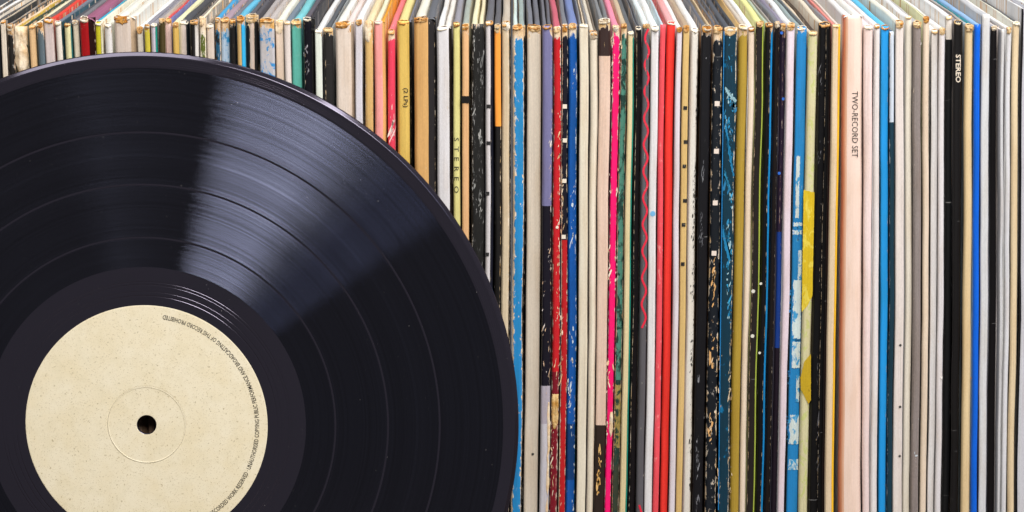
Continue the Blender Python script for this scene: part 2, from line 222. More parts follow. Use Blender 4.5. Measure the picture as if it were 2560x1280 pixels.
# ---------------------------------------------------------------- the sleeves
# xl xr top | xl xr at the foot of the frame ; spine facets ; top folds (glare included in the colour) ; wear ; label.   facet: colour@y>colour*share, ~ = side of the cover
ROWS = open_rows = r'''
-73 -57 55 - - ; 1A1B1E ; 3A3B40*.4|D8D6D0*.3|4A4A4C ; m1 ; dark grey sleeve beyond the left edge of the frame, only its top fold showing
-55 -39 57 - - ; D5D6D6 ; DDE2E6 ; m1 ; bluish white sleeve at the far left, its top fold crossing the upper corner
-37 -20 54 - - ; B8AA98 ; B0A79C*.3|5A5856*.4|C8BEAE ; m1 ; beige grey sleeve at the left edge, between white fold and navy spine
-18 4 58 - - ; 10161F ; 4A4A4C|A59B90 ; m1 ; navy black sleeve cut off by the left edge of the frame
1 16 52 - - ; D8CBB8 ; CDBFA8*.4|26282A ; m2 t.5 ; cream spine with frayed top, first whole one from the left edge
17 35 62 - - ; 1C1712 ; 9A948C*.4|3A3734 ; k8A6A45 c.25 e.35 t.8 m2 s.3 ; black spine speckled with brown wear, beside the torn cream bulge
35 70 66 - - ; 2A3A1A ; D9C2A4*.3|B99A2C*.3|26382A ; c.4 t1 m0 X ; badly torn sleeve with a swollen cream tear bulging over its spine
72 91 64 - - ; E0B887 ; E6D0B0 ; m2 t.4 ; peach tan spine just right of the badly torn bulging sleeve
91 110 57 - - ; 56646B ; 55555A ; m2 t.8 e.3 kD9A766 ; blue grey spine with tan worn top corner
110 136 48 - - ; CDBDB8 ; 6C6660*.3|D23A2A ; m2 t.6 kD9A766 ; pinkish white spine under the bright red top fold
137 160 55 - - ; DDD3C6*.76|24464C~ ; 6A727E*.7|244450 ; m3 ; white spine with dark teal side and star shaped burst corner
160 181 60 - - ; D6CE9E*.82|3E7F80~ ; 45464C ; m3 ; pale yellow green spine with teal edge, left of the dark red spine
181 198 52 - - ; CFC2AC ; 6E6D72 ; m2 t.5 ; narrow cream spine squeezed against the dark red one
199 238 45 - - ; 9A0A10*.58|2A0A08~ ; 8F5470 ; m2 t.3 kE0C0A0 r.35 ; dark red glossy spine with mauve top fold
237 258 55 - - ; B9B01C*.72|CFC6A8 ; 12A6C4*.35|E2D8C6 ; m2 t.5 ; acid yellow spine below the bright cyan top fold
259 279 60 - - ; D5D0CB ; E6DDCC ; m1 t.4 e.2 ; plain white spine between acid yellow and the wide box
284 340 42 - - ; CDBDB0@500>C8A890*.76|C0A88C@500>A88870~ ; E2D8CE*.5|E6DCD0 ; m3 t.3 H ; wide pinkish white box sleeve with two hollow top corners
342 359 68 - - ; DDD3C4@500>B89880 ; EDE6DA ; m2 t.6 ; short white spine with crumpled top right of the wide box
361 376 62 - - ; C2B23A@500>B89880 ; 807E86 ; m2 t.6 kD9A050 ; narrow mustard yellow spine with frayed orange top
377 395 60 - - ; C0B8C2*.72|1F8A78 ; 8C8890 ; m2 t.4 e.2 ; lilac white spine with a green right edge
397 414 48 - - ; 453A16 ; A8A098*.6|B0A090 ; m3 t.5 kC9913C ; dark olive brown spine with frayed orange mouth
414 431 48 - - ; DCBFB9 ; C84A48*.6|6A70A8 ; m2 t.7 kD99838 ; dusty pink spine under a red top fold
431 449 57 - - ; D0AC58 ; EAD6AC ; m2 t.4 ; old gold spine standing between dusty pink and pinkish grey
449 474 53 - - ; D0C0B6*.72|1A2228 ; 44454A ; m1 t.3 ; pinkish grey spine with black right edge
475 498 52 - - ; 17120F*.55|D5CFC8 ; 3A3836*.6|8A8078 ; m3 t.3 ; half black half white spine with gaping orange corner
499 516 46 - - ; 5A6420 ; E2D4BC*.7|8A8276 ; m0 c.45 e.5 t1 kE2CFAE X2 ; olive green spine split open under shredded cream paper
516 537 62 - - ; CFBFB0 ; 8A7C6C*.5|6A635C ; m1 t.4 ; pinkish beige spine right of the shredded green one
537 552 45 - - ; 1E5878 ; 3A92C0 ; m3 c.3 e.4 t1 kC99A60 a101418 A.35 ; dark blue torn spine with flaking tan patches
552 575 47 - - ; A9BBCB ; 9A8590 ; m2 c.15 t1 kD2A878 a2E86B8 A.42 ; pale blue spine mottled with brighter blue blotches
575 592 50 - - ; 1A1614 ; 6A6E78 ; m2 t.6 ; narrow black spine between pale blue mottled and tan blue
592 614 43 - - ; C9A56A*.55|2FA8D8 ; 5AAAC8 ; m2 t.7 e.2 kDDB27A ; spine half tan half sky blue, worn along its seam
615 648 38 - - ; 14161A*.3|D2BEB0*.36|1A1512 ; 55555C*.5|4C4A50 ; m2 t.7 e.45 kDCC49A ; black spine with a pinkish strip down its middle
649 688 48 - - ; B9B5B6 ; A09A98*.5|B0A8A4 ; m2 t1 a2F88C4 A.38 kDFA95A ; wide grey spine mottled with patchy blue
689 711 50 - - ; DFC9B4 ; EADACA ; m0 t.5 s.3 X3 ; pinkish cream spine with crumpled wrinkled paper at its top
711 729 54 - - ; D8CBC2 ; 6A7682 ; m1 t.3 ; narrow off white spine left of the teal one
728 755 52 - - ; 5FB5A4 ; 6FB8C0 ; m2 t.8 kDFA95A e.05 ; teal green spine with orange frayed top
757 789 45 - - ; 15121C*.72|0E0C0E~ ; 55525C*.6|2C2A2E ; m2 t.3 s.35 r.32 ; scratched glossy black spine with purple tint next to teal
788 807 75 - - ; D9DDD0 ; D8E2DA ; m1 t.3 kD9A050 ; short greenish white spine between two black ones
808 835 72 - - ; 23201F ; 4C5056*.7|8A8E90 ; m2 t.7 kE6C9A0 ; charcoal spine with chipped cream top, right of greenish white
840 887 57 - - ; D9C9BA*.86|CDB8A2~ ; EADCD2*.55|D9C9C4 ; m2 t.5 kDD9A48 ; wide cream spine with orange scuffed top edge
888 908 50 - - ; D2CDD3 ; F0ECE6 ; m2 t.2 ; lilac white spine with a slit mouth, left of torn tan
912 934 54 - - ; D0A96A ; E6C8A0 ; m2 c.25 e.3 t.8 kC98A3C s.4 X4 ; tan spine crinkled and torn along its upper end
936 966 53 - - ; EB9A94*.74|E3B36C~ ; F2E2BC*.6|EE9420 ; m1 t.15 ; salmon pink spine with orange tan cover side
969 989 77 - - ; E0405A ; D8707A ; m2 t.9 e.15 s.5 kF0D8C8 r.4 ; raspberry red short spine with white scratches at top
993 1032 53 - - ; D9B65C*.82|1A1208~ ; EAC784*.75|6A6A74 ; m2 t.2 s.15 ; gold spine printed (2 LPs)
1035 1092 45 1038 1093 ; CFA062*.64|2A2626~ ; E8D4C4*.55|5A5C62 ; m2 t.3 ; wide brown paper spine with black cover side
1093 1132 68 1094 1136 ; D3CFCF*.80|30261E~ ; E2DCD8*.5|E0D4CC ; m1 t.1 ; wide pale grey white spine with slit top, left of yellow STEREO
1133 1152 58 1133 1152 ; D8D088 ; 88868E ; m3 t.1 ; pale yellow spine with widely spaced STEREO in black
1155 1174 62 1154 1173 ; DDAE7C ; 98A098 ; m3 t.5 c.1 s.2 kE2A850 B ; bare tan card spine broken by a dark gap
1177 1212 60 1174 1210 ; 22211F ; E6D4B0*.55|D8CCA8 ; m0 t.5 s.65 kB8B4AC e.15 r.45 ; wide black scuffed spine with chalky grey marks
1214 1236 55 1211 1233 ; D0CACA*.62|1A1C2C ; 5C5C62 ; m3 t.2 ; narrow white spine with small black index marks and navy edge
1236 1254 63 1235 1252 ; F39A3C@316>16120F ; 56565C ; m2 t.5 e.25 kE2B878 ; spine bright orange above and chipped black below
1255 1278 57 1252 1276 ; CDBA9B*.84|1A140C ; B4A898 ; m2 t.3 q.5 ; beige spine with chipped black right edge, left of torn blue
1282 1316 65 1280 1310 ; 2284C0*.82|100E0E~ ; BCCCC8*.45|8E9C98 ; m2 t1 c.27 l.42 e.2 kE2C8A4 ; bright blue spine with paint flaking to cream cardboard
1318 1355 65 1311 1348 ; D3C6B4 ; 6C6E76*.5|62646C ; m2 t.6 l.15 ; wide cream linen spine with one black dot near its foot
1357 1384 65 1351 1376 ; 757298@515>1C1826@965>AFA8B4@1060>C6C2C8 ; 66666E*.5|5A5A62 ; m2 t.5 e.12 q.25 r.38 ; spine lavender on top, black in the middle, silver white below
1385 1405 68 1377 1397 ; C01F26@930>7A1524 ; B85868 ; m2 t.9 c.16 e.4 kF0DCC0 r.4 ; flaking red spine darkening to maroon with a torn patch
1406 1422 62 1399 1417 ; 1C1A26@600>B81E22 ; 6C6E74 ; m3 t1 c.15 e.45 l.2 kEBCFA8 r.4 ; chipped black spine turning red below, with cream squares
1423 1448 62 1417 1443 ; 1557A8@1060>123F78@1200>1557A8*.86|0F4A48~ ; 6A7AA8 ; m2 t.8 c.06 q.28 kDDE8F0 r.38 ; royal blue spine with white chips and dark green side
1450 1474 62 1443 1467 ; DCD2BC ; 7C8084*.35|D8C4A8*.3|7A7C80 ; m1 t.25 ; cream spine between royal blue and the crumpled cream one
1475 1497 80 1468 1487 ; E0D5C0 ; CFC6B6*.7|8A8074 ; m3 t.3 s.2 ; shorter cream spine with wrinkled top, left of the brown topped one
1498 1529 50 1487 1513 ; 3A2622@140>DDC0AC@1063>33241C ; 787A7C*.5|6E7072 ; m2 t.8 e.1 kE6C28A ; spine brown at both ends and pinkish satin between
1531 1551 65 1513 1530 ; F5176E ; E88098 ; m2 t.7 c.1 e.42 l.1 kF0DCC8 r.42 ; hot pink spine with chipped cream edges
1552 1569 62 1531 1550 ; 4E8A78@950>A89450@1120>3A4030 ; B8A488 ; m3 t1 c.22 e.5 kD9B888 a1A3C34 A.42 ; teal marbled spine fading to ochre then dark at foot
1570 1587 80 1550 1570 ; D8C79A*.8|1E8A78 ; 585C60 ; m2 t.4 l.05 ; cream spine with a thin teal right edge
1589 1605 68 1570 1589 ; 1A1517 ; 5C5E64*.5|54565C ; m1 t.3 r.3 ; glossy brown black spine left of the wavy red line
1606 1626 62 1590 1611 ; 5A585C ; CFDCDE ; m2 t.4 e.08 q.28 kCDBFA8 ; grey spine with a wavy red line running down
1627 1648 68 1611 1632 ; DCD9D8 ; E6E0DA ; m3 t.15 ; white spine with one pale blue dot
1649 1665 62 1632 1649 ; E8505A ; B0C4CC*.7|C8484E ; m0 t.3 q.12 kF4B8B4 aF08A88 A.2 ; faded coral red spine with pale rubbed edge
1666 1689 55 1650 1671 ; F0382E ; EE9A9A ; m1 t.1 e.05 kF0B0A0 ; clean scarlet spine, brightest red of the row
1690 1706 70 1672 1690 ; D8CFD4 ; F2E6E2 ; m2 t.4 ; pale lilac spine right of the scarlet one
1707 1725 65 1690 1707 ; D2B070 ; A8947C ; m2 t.4 e.1 ; golden tan spine with small black square marks
1726 1750 73 1706 1731 ; DCD6CB*.84|6A5638~ ; EDEAE4 ; m1 t.2 q.42 k141210 ; white spine with black speckled right edge
1753 1780 67 1731 1758 ; 16151A ; 5C5E66*.6|BFA884 ; m2 t.7 c.08 s.35 k55555C r.42 ; rough black spine right of the black speckled white one
1782 1807 68 1762 1791 ; 1A2028 ; 585A62*.5|505258 ; m2 t1 c.28 e.3 kE2BE8C r.42 ; blue black spine with cream squares and flaking tan chips
1809 1844 70 1794 1823 ; 10384A ; 484C54*.6|3A3E44 ; m2 t.5 c.1 e.15 kE8D0AC a0C6E9C A.2 r.4 ; dark petrol blue spine with light blue streaks
1845 1869 65 1823 1847 ; A98C32 ; C9A66A*.3|BDB2A4 ; m2 t.8 l.25 s.2 kDDB888 ; olive gold spine right of petrol blue
1870 1888 70 1847 1864 ; E2CFB8 ; F0E2DC ; m2 t.4 ; pale pinkish cream spine right of olive gold
1889 1911 55 1864 1887 ; 2A2320*.80|A9B84C ; EBDC90 ; m2 t.3 s.25 r.4 ; dark brown spine with thin lime line and white dots
1912 1934 60 1887 1909 ; 121113*.72|1E86C4 ; A2B0A0*.6|9C948C ; m2 t.7 s.15 r.38 ; black spine with a bright blue stripe along its right
1935 1950 55 1910 1925 ; 1C1413 ; 6E7078 ; m3 t.4 s.2 r.4 ; brown black spine between blue stripe and purple spine
1950 1965 60 1926 1942 ; 2C1E36@580>173A86@870>241826 ; 807A8C ; m3 t.6 q.25 e.1 kD9A98C r.4 ; purple spine with blue glow spots and blue middle
1966 1988 60 1943 1961 ; DCCBD2 ; F0E6E8 ; m2 t.2 ; pale lilac pink spine left of the blue and white one
1990 2017 67 1964 1994 ; 1E7EBA ; 8C9A9A*.6|60666A ; m1 t.5 kE6EEEE ; bright blue spine with white blocks painted lower down
2018 2044 80 1994 2019 ; CDC59A ; CDBFA8*.6|4A3C34 ; m1 t.4 aC2C47E A.34 ; pale green cream spine with yellow banana shapes
2045 2078 58 2019 2059 ; 121113*.55|0C0B0C*.3|1A1416 ; D4C8B4*.6|7C7C82 ; m2 t.3 s.3 r.34 ; wide glossy black double spine left of the yellow edged cream
2079 2102 62 2059 2084 ; D9C2A0*.75|F2BE28 ; D88078*.5|CFC4BC ; m1 t.25 ; cream spine with a bright yellow right edge
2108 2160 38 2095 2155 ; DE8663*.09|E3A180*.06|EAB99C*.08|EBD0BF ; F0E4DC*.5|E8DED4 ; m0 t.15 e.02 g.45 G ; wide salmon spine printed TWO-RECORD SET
2160 2185 65 2155 2174 ; E8D2CC ; F0C4C8 ; m2 t.1 l.1 kE8A0A0 ; pinkish white spine right of the wide salmon one
2187 2203 62 2175 2193 ; DDD6D2 ; FBF4EE ; m2 t.1 ; narrow white spine left of the flat cyan blue one
2204 2225 65 2196 2216 ; 1C94DC ; 58B4E6 ; m2 t.1 e.02 g.4 ; flat cyan blue spine, clean and unmarked
2226 2239 78 2217 2232 ; C4CCD6@305>123848 ; 3A5A7C ; m0 t.2 l.4 k164A6C ; thin spine white above and dark teal below, beside cyan
2241 2263 53 2232 2257 ; DDD2CA ; F0DCCC ; m2 t.2 ; off white spine with three black dots low down
2266 2284 40 2257 2277 ; E2D9C8 ; FAF2E6 ; m1 t.1 s.15 ; ivory spine left of the taupe one
2285 2308 55 2277 2299 ; 8A7F7A ; A4A2A2 ; m2 t.2 s.1 g1.6 ; taupe grey linen spine
2310 2328 42 2300 2318 ; DECBB4 ; E8DCA8*.35|F2E4D0 ; m2 t.2 ; beige spine just right of the taupe linen one
2331 2349 75 2319 2337 ; DCD8D6 ; FAF2EC ; m2 t.1 ; short cool white spine, left one of a white pair
2350 2367 70 2338 2355 ; D9D3D2 ; F6EEDC ; m2 t.1 ; short cool white spine, right one of a white pair
2368 2386 40 2356 2376 ; D8CFC4@98>17181A ; FAF2EC ; m1 t.1 r.4 s.2 f.15 ; tall spine white at the tip and black below
2387 2414 52 2377 2400 ; 1B1818*.72|14100E~ ; 8E8C92*.6|A09A94 ; m1 t.4 s.2 r.4 f.1 ; black spine with STEREO in bold cream letters
2416 2438 62 2403 2428 ; DCC294 ; 98A4AC*.7|1C8A98 ; m2 t.4 kE2A868 ; plain tan spine left of the royal blue plastic one
2439 2457 60 2429 2447 ; 1262D4 ; 8AB0D8 ; m0 t.1 r.3 e.03 ; vivid cobalt blue spine with glossy shine
2458 2480 35 2448 2469 ; D0D0D0 ; B4B6BA ; m0 t.1 s.3 r.28 ; tall white spine wrapped in wrinkled clear plastic
2481 2498 65 2470 2490 ; 141012 ; 98989E ; m2 t.3 r.35 s.2 f.1 ; black glossy spine right of the plastic wrapped white
2499 2517 72 2491 2505 ; 6A6A6E*.45|C9C8C8 ; EFCFC8*.6|8A8A8E ; m0 t.1 q.2 k1A1818 ; thin spine shading from grey into white with dark flecks
2519 2534 68 2506 2521 ; D2D1D2 ; FAF0EC ; m2 t.1 ; narrow pale grey spine third from the right edge
2535 2554 55 2522 2541 ; DCC6A0 ; F4DACC*.5|5C5E62 ; m3 t.3 q.15 ; tan spine second from the right edge
2556 2596 20 2542 2584 ; 14161E*.14|C9C8CC ; F4EEE4*.22|9A9AA0*.42|FBF2DC ; m0 t.1 r.35 ; grey white sleeve cut off by the right edge of the frame
2598 2620 34 2586 2608 ; D8D4D0 ; FAF4E8*.6|D8B060 ; m1 ; white sleeve beyond the right edge, gold trimmed top fold
2622 2644 40 2610 2632 ; CFC8C0 ; F6F0E8 ; m1 ; cream sleeve beyond the right edge, only its fold showing
2646 2668 42 2634 2656 ; 8A8A8C ; F0EEEA*.5|8A8A8C ; m1 ; grey sleeve beyond the right edge, at the top right corner
2670 2692 56 2658 2680 ; D0CCC8 ; F0ECE8 ; m1 ; pale sleeve last beyond the right edge of the frame
'''
def parse_parts(s):
    out = []; parts = s.split('|'); rest = 1.0; fr = []
    for q in parts:
        side = q.endswith('~'); q = q.rstrip('~')
        f = None
        if '*' in q: q, f = q.split('*'); f = float(f)
        bands = []
        for b in q.split('>'):
            h, _, y = b.partition('@'); bands.append((h.strip(), float(y) if y else None))
        out.append([bands, f, side])
    used = sum(o[1] for o in out if o[1]); free = [o for o in out if o[1] is None]
    for o in free: o[1] = (1-used)/len(free)
    return out
GROUP = 'record sleeves standing in a row'
SL = {}
def build(idx, line):
    num, fac, tops, opt, label = [q.strip() for q in line.split(';')]
    a = num.split(); xl, xr, tp = map(float, a[:3]); rnd = random.Random(idx*17+3)
    if a[3] == '-':
        sl = lambda x: max(0, .040*(1-x/1080.))
        bl, br = xl+sl(xl)*1200, xr+sl(xr)*1200
    else: bl, br = float(a[3]), float(a[4])
    O = {}; flags = []
    for q in opt.split():
        mm = re.match(r'^(k|a)([0-9A-F]{6})$', q)
        if mm: O[mm.group(1)] = mm.group(2); continue
        mm = re.match(r'^([a-zA-Z])([\d.]+)$', q)
        if mm and q[0] not in 'X': O[mm.group(1)] = float(mm.group(2))
        else: flags.append(q)
    kw = dict(alt=O.get('a'), A=O.get('A', 0), k=O.get('k', 'DDBE92'), c=O.get('c', 0), e=O.get('e', .12), tp=O.get('t', .35),
              q=O.get('q', 0), l=O.get('l', 0), s=O.get('s', .1), r=O.get('r', .52), g=O.get('g', 1), f=O.get('f', -1))
    rec = .0003+.0040*rnd.random()**2
    ytr = tp+25
    xl += 1.0; xr -= 1.0; bl += 1.0; br -= 1.0
    A0, A1, B0, B1 = W(xl, ytr, rec), W(xr, ytr, rec), W(bl, 1280, rec), W(br, 1280, rec)
    zt = W(xl, tp, rec).z
    def ext(p, q, z): f = (z-q.z)/(p.z-q.z); return q.x+(p.x-q.x)*f
    wt = ext(A1, B1, zt)-ext(A0, B0, zt); wb = ext(A1, B1, 0)-ext(A0, B0, 0)
    xt = (ext(A1, B1, zt)+ext(A0, B0, zt))/2; xb = (ext(A1, B1, 0)+ext(A0, B0, 0))/2
    lean = math.atan2(xt-xb, zt)
    root = empty('record_sleeve', (xb, rec, 0), (0, lean, 0)); tag(root, label, 'record sleeve', GROUP)
    wid = lambda z: wb+(wt-wb)*z/zt
    ph = rnd.random()*100
    amp = .00022
    def wig(z): return .0009*noise.noise(Vector((xb*9, z*9, 1.5)))+.0004*noise.noise(Vector((xb*30, z*21, 7.5)))+amp*(noise.noise(Vector((ph, z*28, 0)))+.5*noise.noise(Vector((ph, z*75, 4))))
    def wob(u, z): return .00022*noise.noise(Vector((ph+u*1.2, z*22, 9)))+.00010*noise.noise(Vector((ph+u*3, z*90, 5)))
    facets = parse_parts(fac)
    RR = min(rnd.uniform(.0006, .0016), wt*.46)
    if 'G' in flags: RR = min(.0042, wt*.45)  # G: bounced colour painted as graded strips down the left edge
    def prof(u, z):
        ww = wid(z); e = max(0, min(u, 1-u)*ww)
        y = 0
        if e < RR: y = RR-math.sqrt(max(0, RR*RR-(RR-e)**2))
        return y
    # row heights, with the colour breaks
    brk = sorted(W(xl, y, rec).z for b, f, s in facets for h, y in b if y)
    zs = sorted(set([i*.010 for i in range(int(zt/.010))]+brk+[zt-.004, zt-.0015, zt-.0004, zt]))
    zs = [z for i, z in enumerate(zs) if i == 0 or z-zs[i-1] > .0003 or z in brk]
    def surf(u, z, y=0): return ((u-.5)*wid(z)+wig(z), y+prof(u, z)+wob(u, z), z)
    # ---- spine and the visible edge of the cover, or painted colour bounce
    u0 = 0; first = True; k = 0
    big = max(facets, key=lambda f: f[1] if not f[2] else 0); nu_all = len(facets)
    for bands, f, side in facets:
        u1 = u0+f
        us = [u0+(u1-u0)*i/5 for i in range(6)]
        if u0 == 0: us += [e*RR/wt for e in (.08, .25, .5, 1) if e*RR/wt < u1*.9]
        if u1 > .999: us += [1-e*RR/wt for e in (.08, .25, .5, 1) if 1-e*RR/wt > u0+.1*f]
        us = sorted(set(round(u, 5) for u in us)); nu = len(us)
        V, Fc, MI, UV, UV2 = [], [], [], [], []
        for z in zs:
            for u in us:
                tt = (u-u0)/(u1-u0)
                yy = 0
                if side: yy = .0003+.0022*(tt if u0 > 0 else 1-tt)
                if (not side) and len(facets) > 1 and 'G' not in flags: yy = .00035*(1-min(1, min(tt, 1-tt)*6)) if not (u in (0, 1)) else 0
                x, y, zz = surf(u, z, yy)
                if z >= zt-.0005: y += .0006 if z > zt-.0002 else .00015
                V.append((x, y, zz)); UV.append((x*1000, zz*1000)); UV2.append((tt if len(facets) > 1 else u, (zt-zz)*10))
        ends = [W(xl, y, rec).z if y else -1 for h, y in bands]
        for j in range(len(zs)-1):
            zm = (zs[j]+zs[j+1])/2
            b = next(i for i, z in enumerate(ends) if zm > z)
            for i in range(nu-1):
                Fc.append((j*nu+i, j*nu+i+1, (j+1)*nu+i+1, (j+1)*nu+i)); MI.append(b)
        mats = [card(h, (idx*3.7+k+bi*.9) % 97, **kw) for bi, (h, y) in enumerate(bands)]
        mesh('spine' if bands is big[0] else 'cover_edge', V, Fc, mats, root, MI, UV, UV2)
        u0 = u1; k += 1
    # ---- covers: top fold and the two side walls, running back
    DEP = .308
    tparts = parse_parts(tops); u0 = 0
    hw = rnd.uniform(-.3, .3)
    for ti, (bands, f, side) in enumerate(tparts):
        u1 = u0+f; K = 9
        ys = [.0006, .0012, .003, .007, .013, .022, .034, .05, .07, .1, .15, .22, DEP]
        V, Fc, UV, UV2 = [], [], [], []
        gap = .00025 if len(tparts) > 1 else 0
        for yi, y in enumerate(ys):
            # folds drift sideways, thin towards the back where the cover flattens
            dr = .0005*noise.noise(Vector((ph+3, y*18, ti*.3)))*min(1, y/.02)+hw*.006*y
            th = 1.0-.16*min(1, y/.03)*(1+.4*noise.noise(Vector((ph, y*20, ti))))
            dz = .0005*noise.noise(Vector((ph+ti*5, y*22, 7)))*min(1, y/.01)
            xa, xb_ = (u0-.5)*wt, (u1-.5)*wt; xm = (xa+xb_)/2; hf = (xb_-xa)/2*th-gap
            row = []
            for i in range(K):
                tt = -1+2*i/(K-1); s = math.sin(tt*math.pi/2)
                h = -min(.0016, hf*.55)*(abs(s)**3.2)
                if y < .001: h -= .0002
                fz = .00012*noise.noise(Vector((ph+i*.7, y*160, ti)))
                row.append((xm+s*hf+dr+wig(zt), y+.0002, zt+h+dz+fz))
            dzw = .012 if len(tparts) > 1 else .30
            zl = zt-(.30 if ti == 0 else .014); zr = zt-(.30 if ti == len(tparts)-1 else .014)
            yw = max(y, .0045)
            row[0] = (row[0][0], max(row[0][1], min(.0022, yw)) if y < .003 else row[0][1], row[0][2]); row[-1] = (row[-1][0], max(row[-1][1], min(.0022, yw)) if y < .003 else row[-1][1], row[-1][2])
            fx = (wt-wb)*.5*.95
            row = [(row[0][0]+(fx if ti == 0 else 0), yw, zl)]+row+[(row[-1][0]-(fx if ti == len(tparts)-1 else 0), yw, zr)]
            for i, v in enumerate(row):
                V.append(v); UV.append((v[0]*1000+i*.01, v[1]*1000)); UV2.append((max(0, min(1, (i-1)/(K-1))), .5))
        nk = K+2
        for j in range(len(ys)-1):
            for i in range(nk-1): Fc.append((j*nk+i, j*nk+i+1, (j+1)*nk+i+1, (j+1)*nk+i))
        for base, flip in ((0, 0), ((len(ys)-1)*nk, 1)):
            q = [base+i for i in range(nk)]; Fc.append(tuple(q[::-1]) if not flip else tuple(q))
        kk = dict(kw); kk.update(alt=None, A=0, l=0, q=0, c=min(.15, kw['c']*.6), e=.36 if int(bands[0][0][:2], 16) < 150 else .42, k='B98A50', r=.42, tp=0, f=0)
        mesh('cover', V, Fc, card(bands[0][0], (idx*5.1+ti*2+40) % 97, **kk), root, None, UV, UV2)
        u0 = u1
    # ---- burst corner: rim of raw card round a dark hollow
    mth = int(O.get('m', 1))
    if mth:
        spans = [(0., 1.)] if not 'H' in flags else [(.0, .36), (.42, .76)]
        if len(facets) > 1 and facets[-1][2] and not 'H' in flags: spans = [(0., 1-facets[-1][1])]
        for (ua, ub) in spans:
            cxm = ((ua+ub)/2-.5)*wt+wig(zt); a_ = (ub-ua)*wt*.5*.86; b_ = min(.0012*(.75+.22*mth), a_*1.0); tr = .00034*(.75+.25*mth)
            NS, NC = 22, 6; V, Fc = [], []; ca, sa = math.cos(R(52)), math.sin(R(52))
            cy, cz = .0007, zt-.0007
            tilt = R(rnd.uniform(-14, 14)); sq = rnd.uniform(.55, 1.0); b_ *= rnd.uniform(.65, 1.05)
            for i in range(NS):
                th = 2*math.pi*i/NS
                n1 = noise.noise(Vector((ph+math.cos(th)*1.9, math.sin(th)*1.9, 3)))
                rr = 1+(.14+.14*mth)*n1
                ex, ey = abs(math.cos(th))**sq*math.copysign(1, math.cos(th))*a_*min(rr, 1.12), math.sin(th)*b_*rr
                ex, ey = ex, ey+ex*math.sin(tilt)
                lip = (.55+.9*max(0, -math.sin(th)))*(1+1.1*noise.noise(Vector((ph+i*.55, 2, 8))))
                for j in range(NC):
                    p = 2*math.pi*j/NC; q = tr*max(.22, lip)*(1+.8*noise.noise(Vector((ph+i*1.3, j*1.1, 1))))
                    x2, v2 = ex+math.cos(th)*q*math.cos(p), ey+math.sin(th)*q*math.cos(p); h = q*math.sin(p)
                    x2 = max(-a_*1.1, min(a_*1.1, x2))
                    V.append((cxm+x2, cy+v2*ca-h*sa, cz+v2*sa*.75+h*ca+.0003))
            for i in range(NS):
                for j in range(NC):
                    Fc.append((i*NC+j, ((i+1) % NS)*NC+j, ((i+1) % NS)*NC+(j+1) % NC, i*NC+(j+1) % NC))
            we = mesh('worn_corner', V, Fc, M_RAW[rnd.choice([0, 1, 2, 3, 4, 5, 0]) if mth > 1 else rnd.choice([2, 4])], root)
            V = [(cxm, cy+.0004, cz+.0001)]
            for i in range(NS):
                th = 2*math.pi*i/NS; ex, ey = math.cos(th)*a_*.95, math.sin(th)*b_*.95
                V.append((cxm+ex, cy+ey*ca-.0002*0, cz+ey*sa*.75+.00035))
            mesh('hollow', V, [(0, 1+i, 1+(i+1) % NS) for i in range(NS)], M_HOLE, we)
    fray = mth >= 2 and rnd.random() < .5
    info = dict(root=root, surf=surf, rec=rec, zt=zt, xb=xb, lean=lean, wt=wt, wid=wid, mid=wig, ph=ph, xl=xl)
    SL[label] = info
    if fray:
        ub = 1-facets[-1][1] if (len(facets) > 1 and facets[-1][2]) else 1.0
        torn(info, rnd.uniform(-.02, .12), ub-rnd.uniform(-.02, .15), tp-1, tp+rnd.uniform(9, 20), rnd.uniform(.0003, .0007), idx*1.7, M_RAW[rnd.choice([0, 1, 2, 3, 4, 2])], 'frayed_edge')
    for fl in flags:
        if fl == 'X': torn(info, .02, .98, 66, 185, .0022, 1)
        if fl == 'X2': torn(info, .0, .8, 40, 66, .0012, 2)
        if fl == 'X3': torn(info, .05, .97, 52, 84, .0006, 3)
        if fl == 'X4': torn(info, .0, .85, 52, 105, .0010, 4)
    return info
def find(txt):
    r = [v for k, v in SL.items() if txt in k]; assert len(r) == 1, (txt, len(r)); return r[0]
def local(I, px, py, lift=.00012):
    p = W(px, py, I['rec'])
    z = p.z; x = (p.x-I['xb'])*math.cos(I['lean'])-z*math.sin(I['lean']); z = z*math.cos(I['lean'])+(p.x-I['xb'])*math.sin(I['lean'])
    return x, z
def torn(I, ua, ub, y0, y1, th, seed, mat=None, name='torn_card'):
    z1 = min(W(I['xl'], y0, I['rec']).z, I['zt']+.0008); z0 = W(I['xl'], y1, I['rec']).z
    nu, nz = 14, max(10, int((z1-z0)/.0012)); V, Fc = [], []
    for j in range(nz+1):
        f = j/nz; z = z0+(z1-z0)*f
        ja = .16*noise.noise(Vector((seed*7.3, f*9, 1)))+.28*max(0, 1-f*5)+.10*max(0, f*6-5); jb = .16*noise.noise(Vector((seed*3.1, f*9, 2)))+.3*max(0, 1-f*4)
        a, b = ua+max(-.03, ja), ub-max(-.03, jb)
        for i in range(nu+1):
            g = i/nu; u = a+(b-a)*g
            bul = math.sin(math.pi*g)**.6*min(1, 6*f+.15)*min(1, (1-f)*8+.2)
            ridge = noise.noise(Vector((seed+u*3.2, f*5*(z1-z0)/.02, 3)))+.6*noise.noise(Vector((seed+u*9, z*600, 5)))
            x = (u-.5)*I['wid'](z)+I['mid'](z)
            V.append((x, -.00012-bul*th*(.55+.55*ridge), z+.0004*noise.noise(Vector((u*9, f*13, seed)))))
    for j in range(nz):
        for i in range(nu): Fc.append((j*(nu+1)+i, j*(nu+1)+i+1, (j+1)*(nu+1)+i+1, (j+1)*(nu+1)+i))
    return mesh(name, V, Fc, mat or M_TORN, I['root'])
for i, ln in enumerate(l for l in ROWS.strip().split('\n') if l.strip()): build(i, ln)

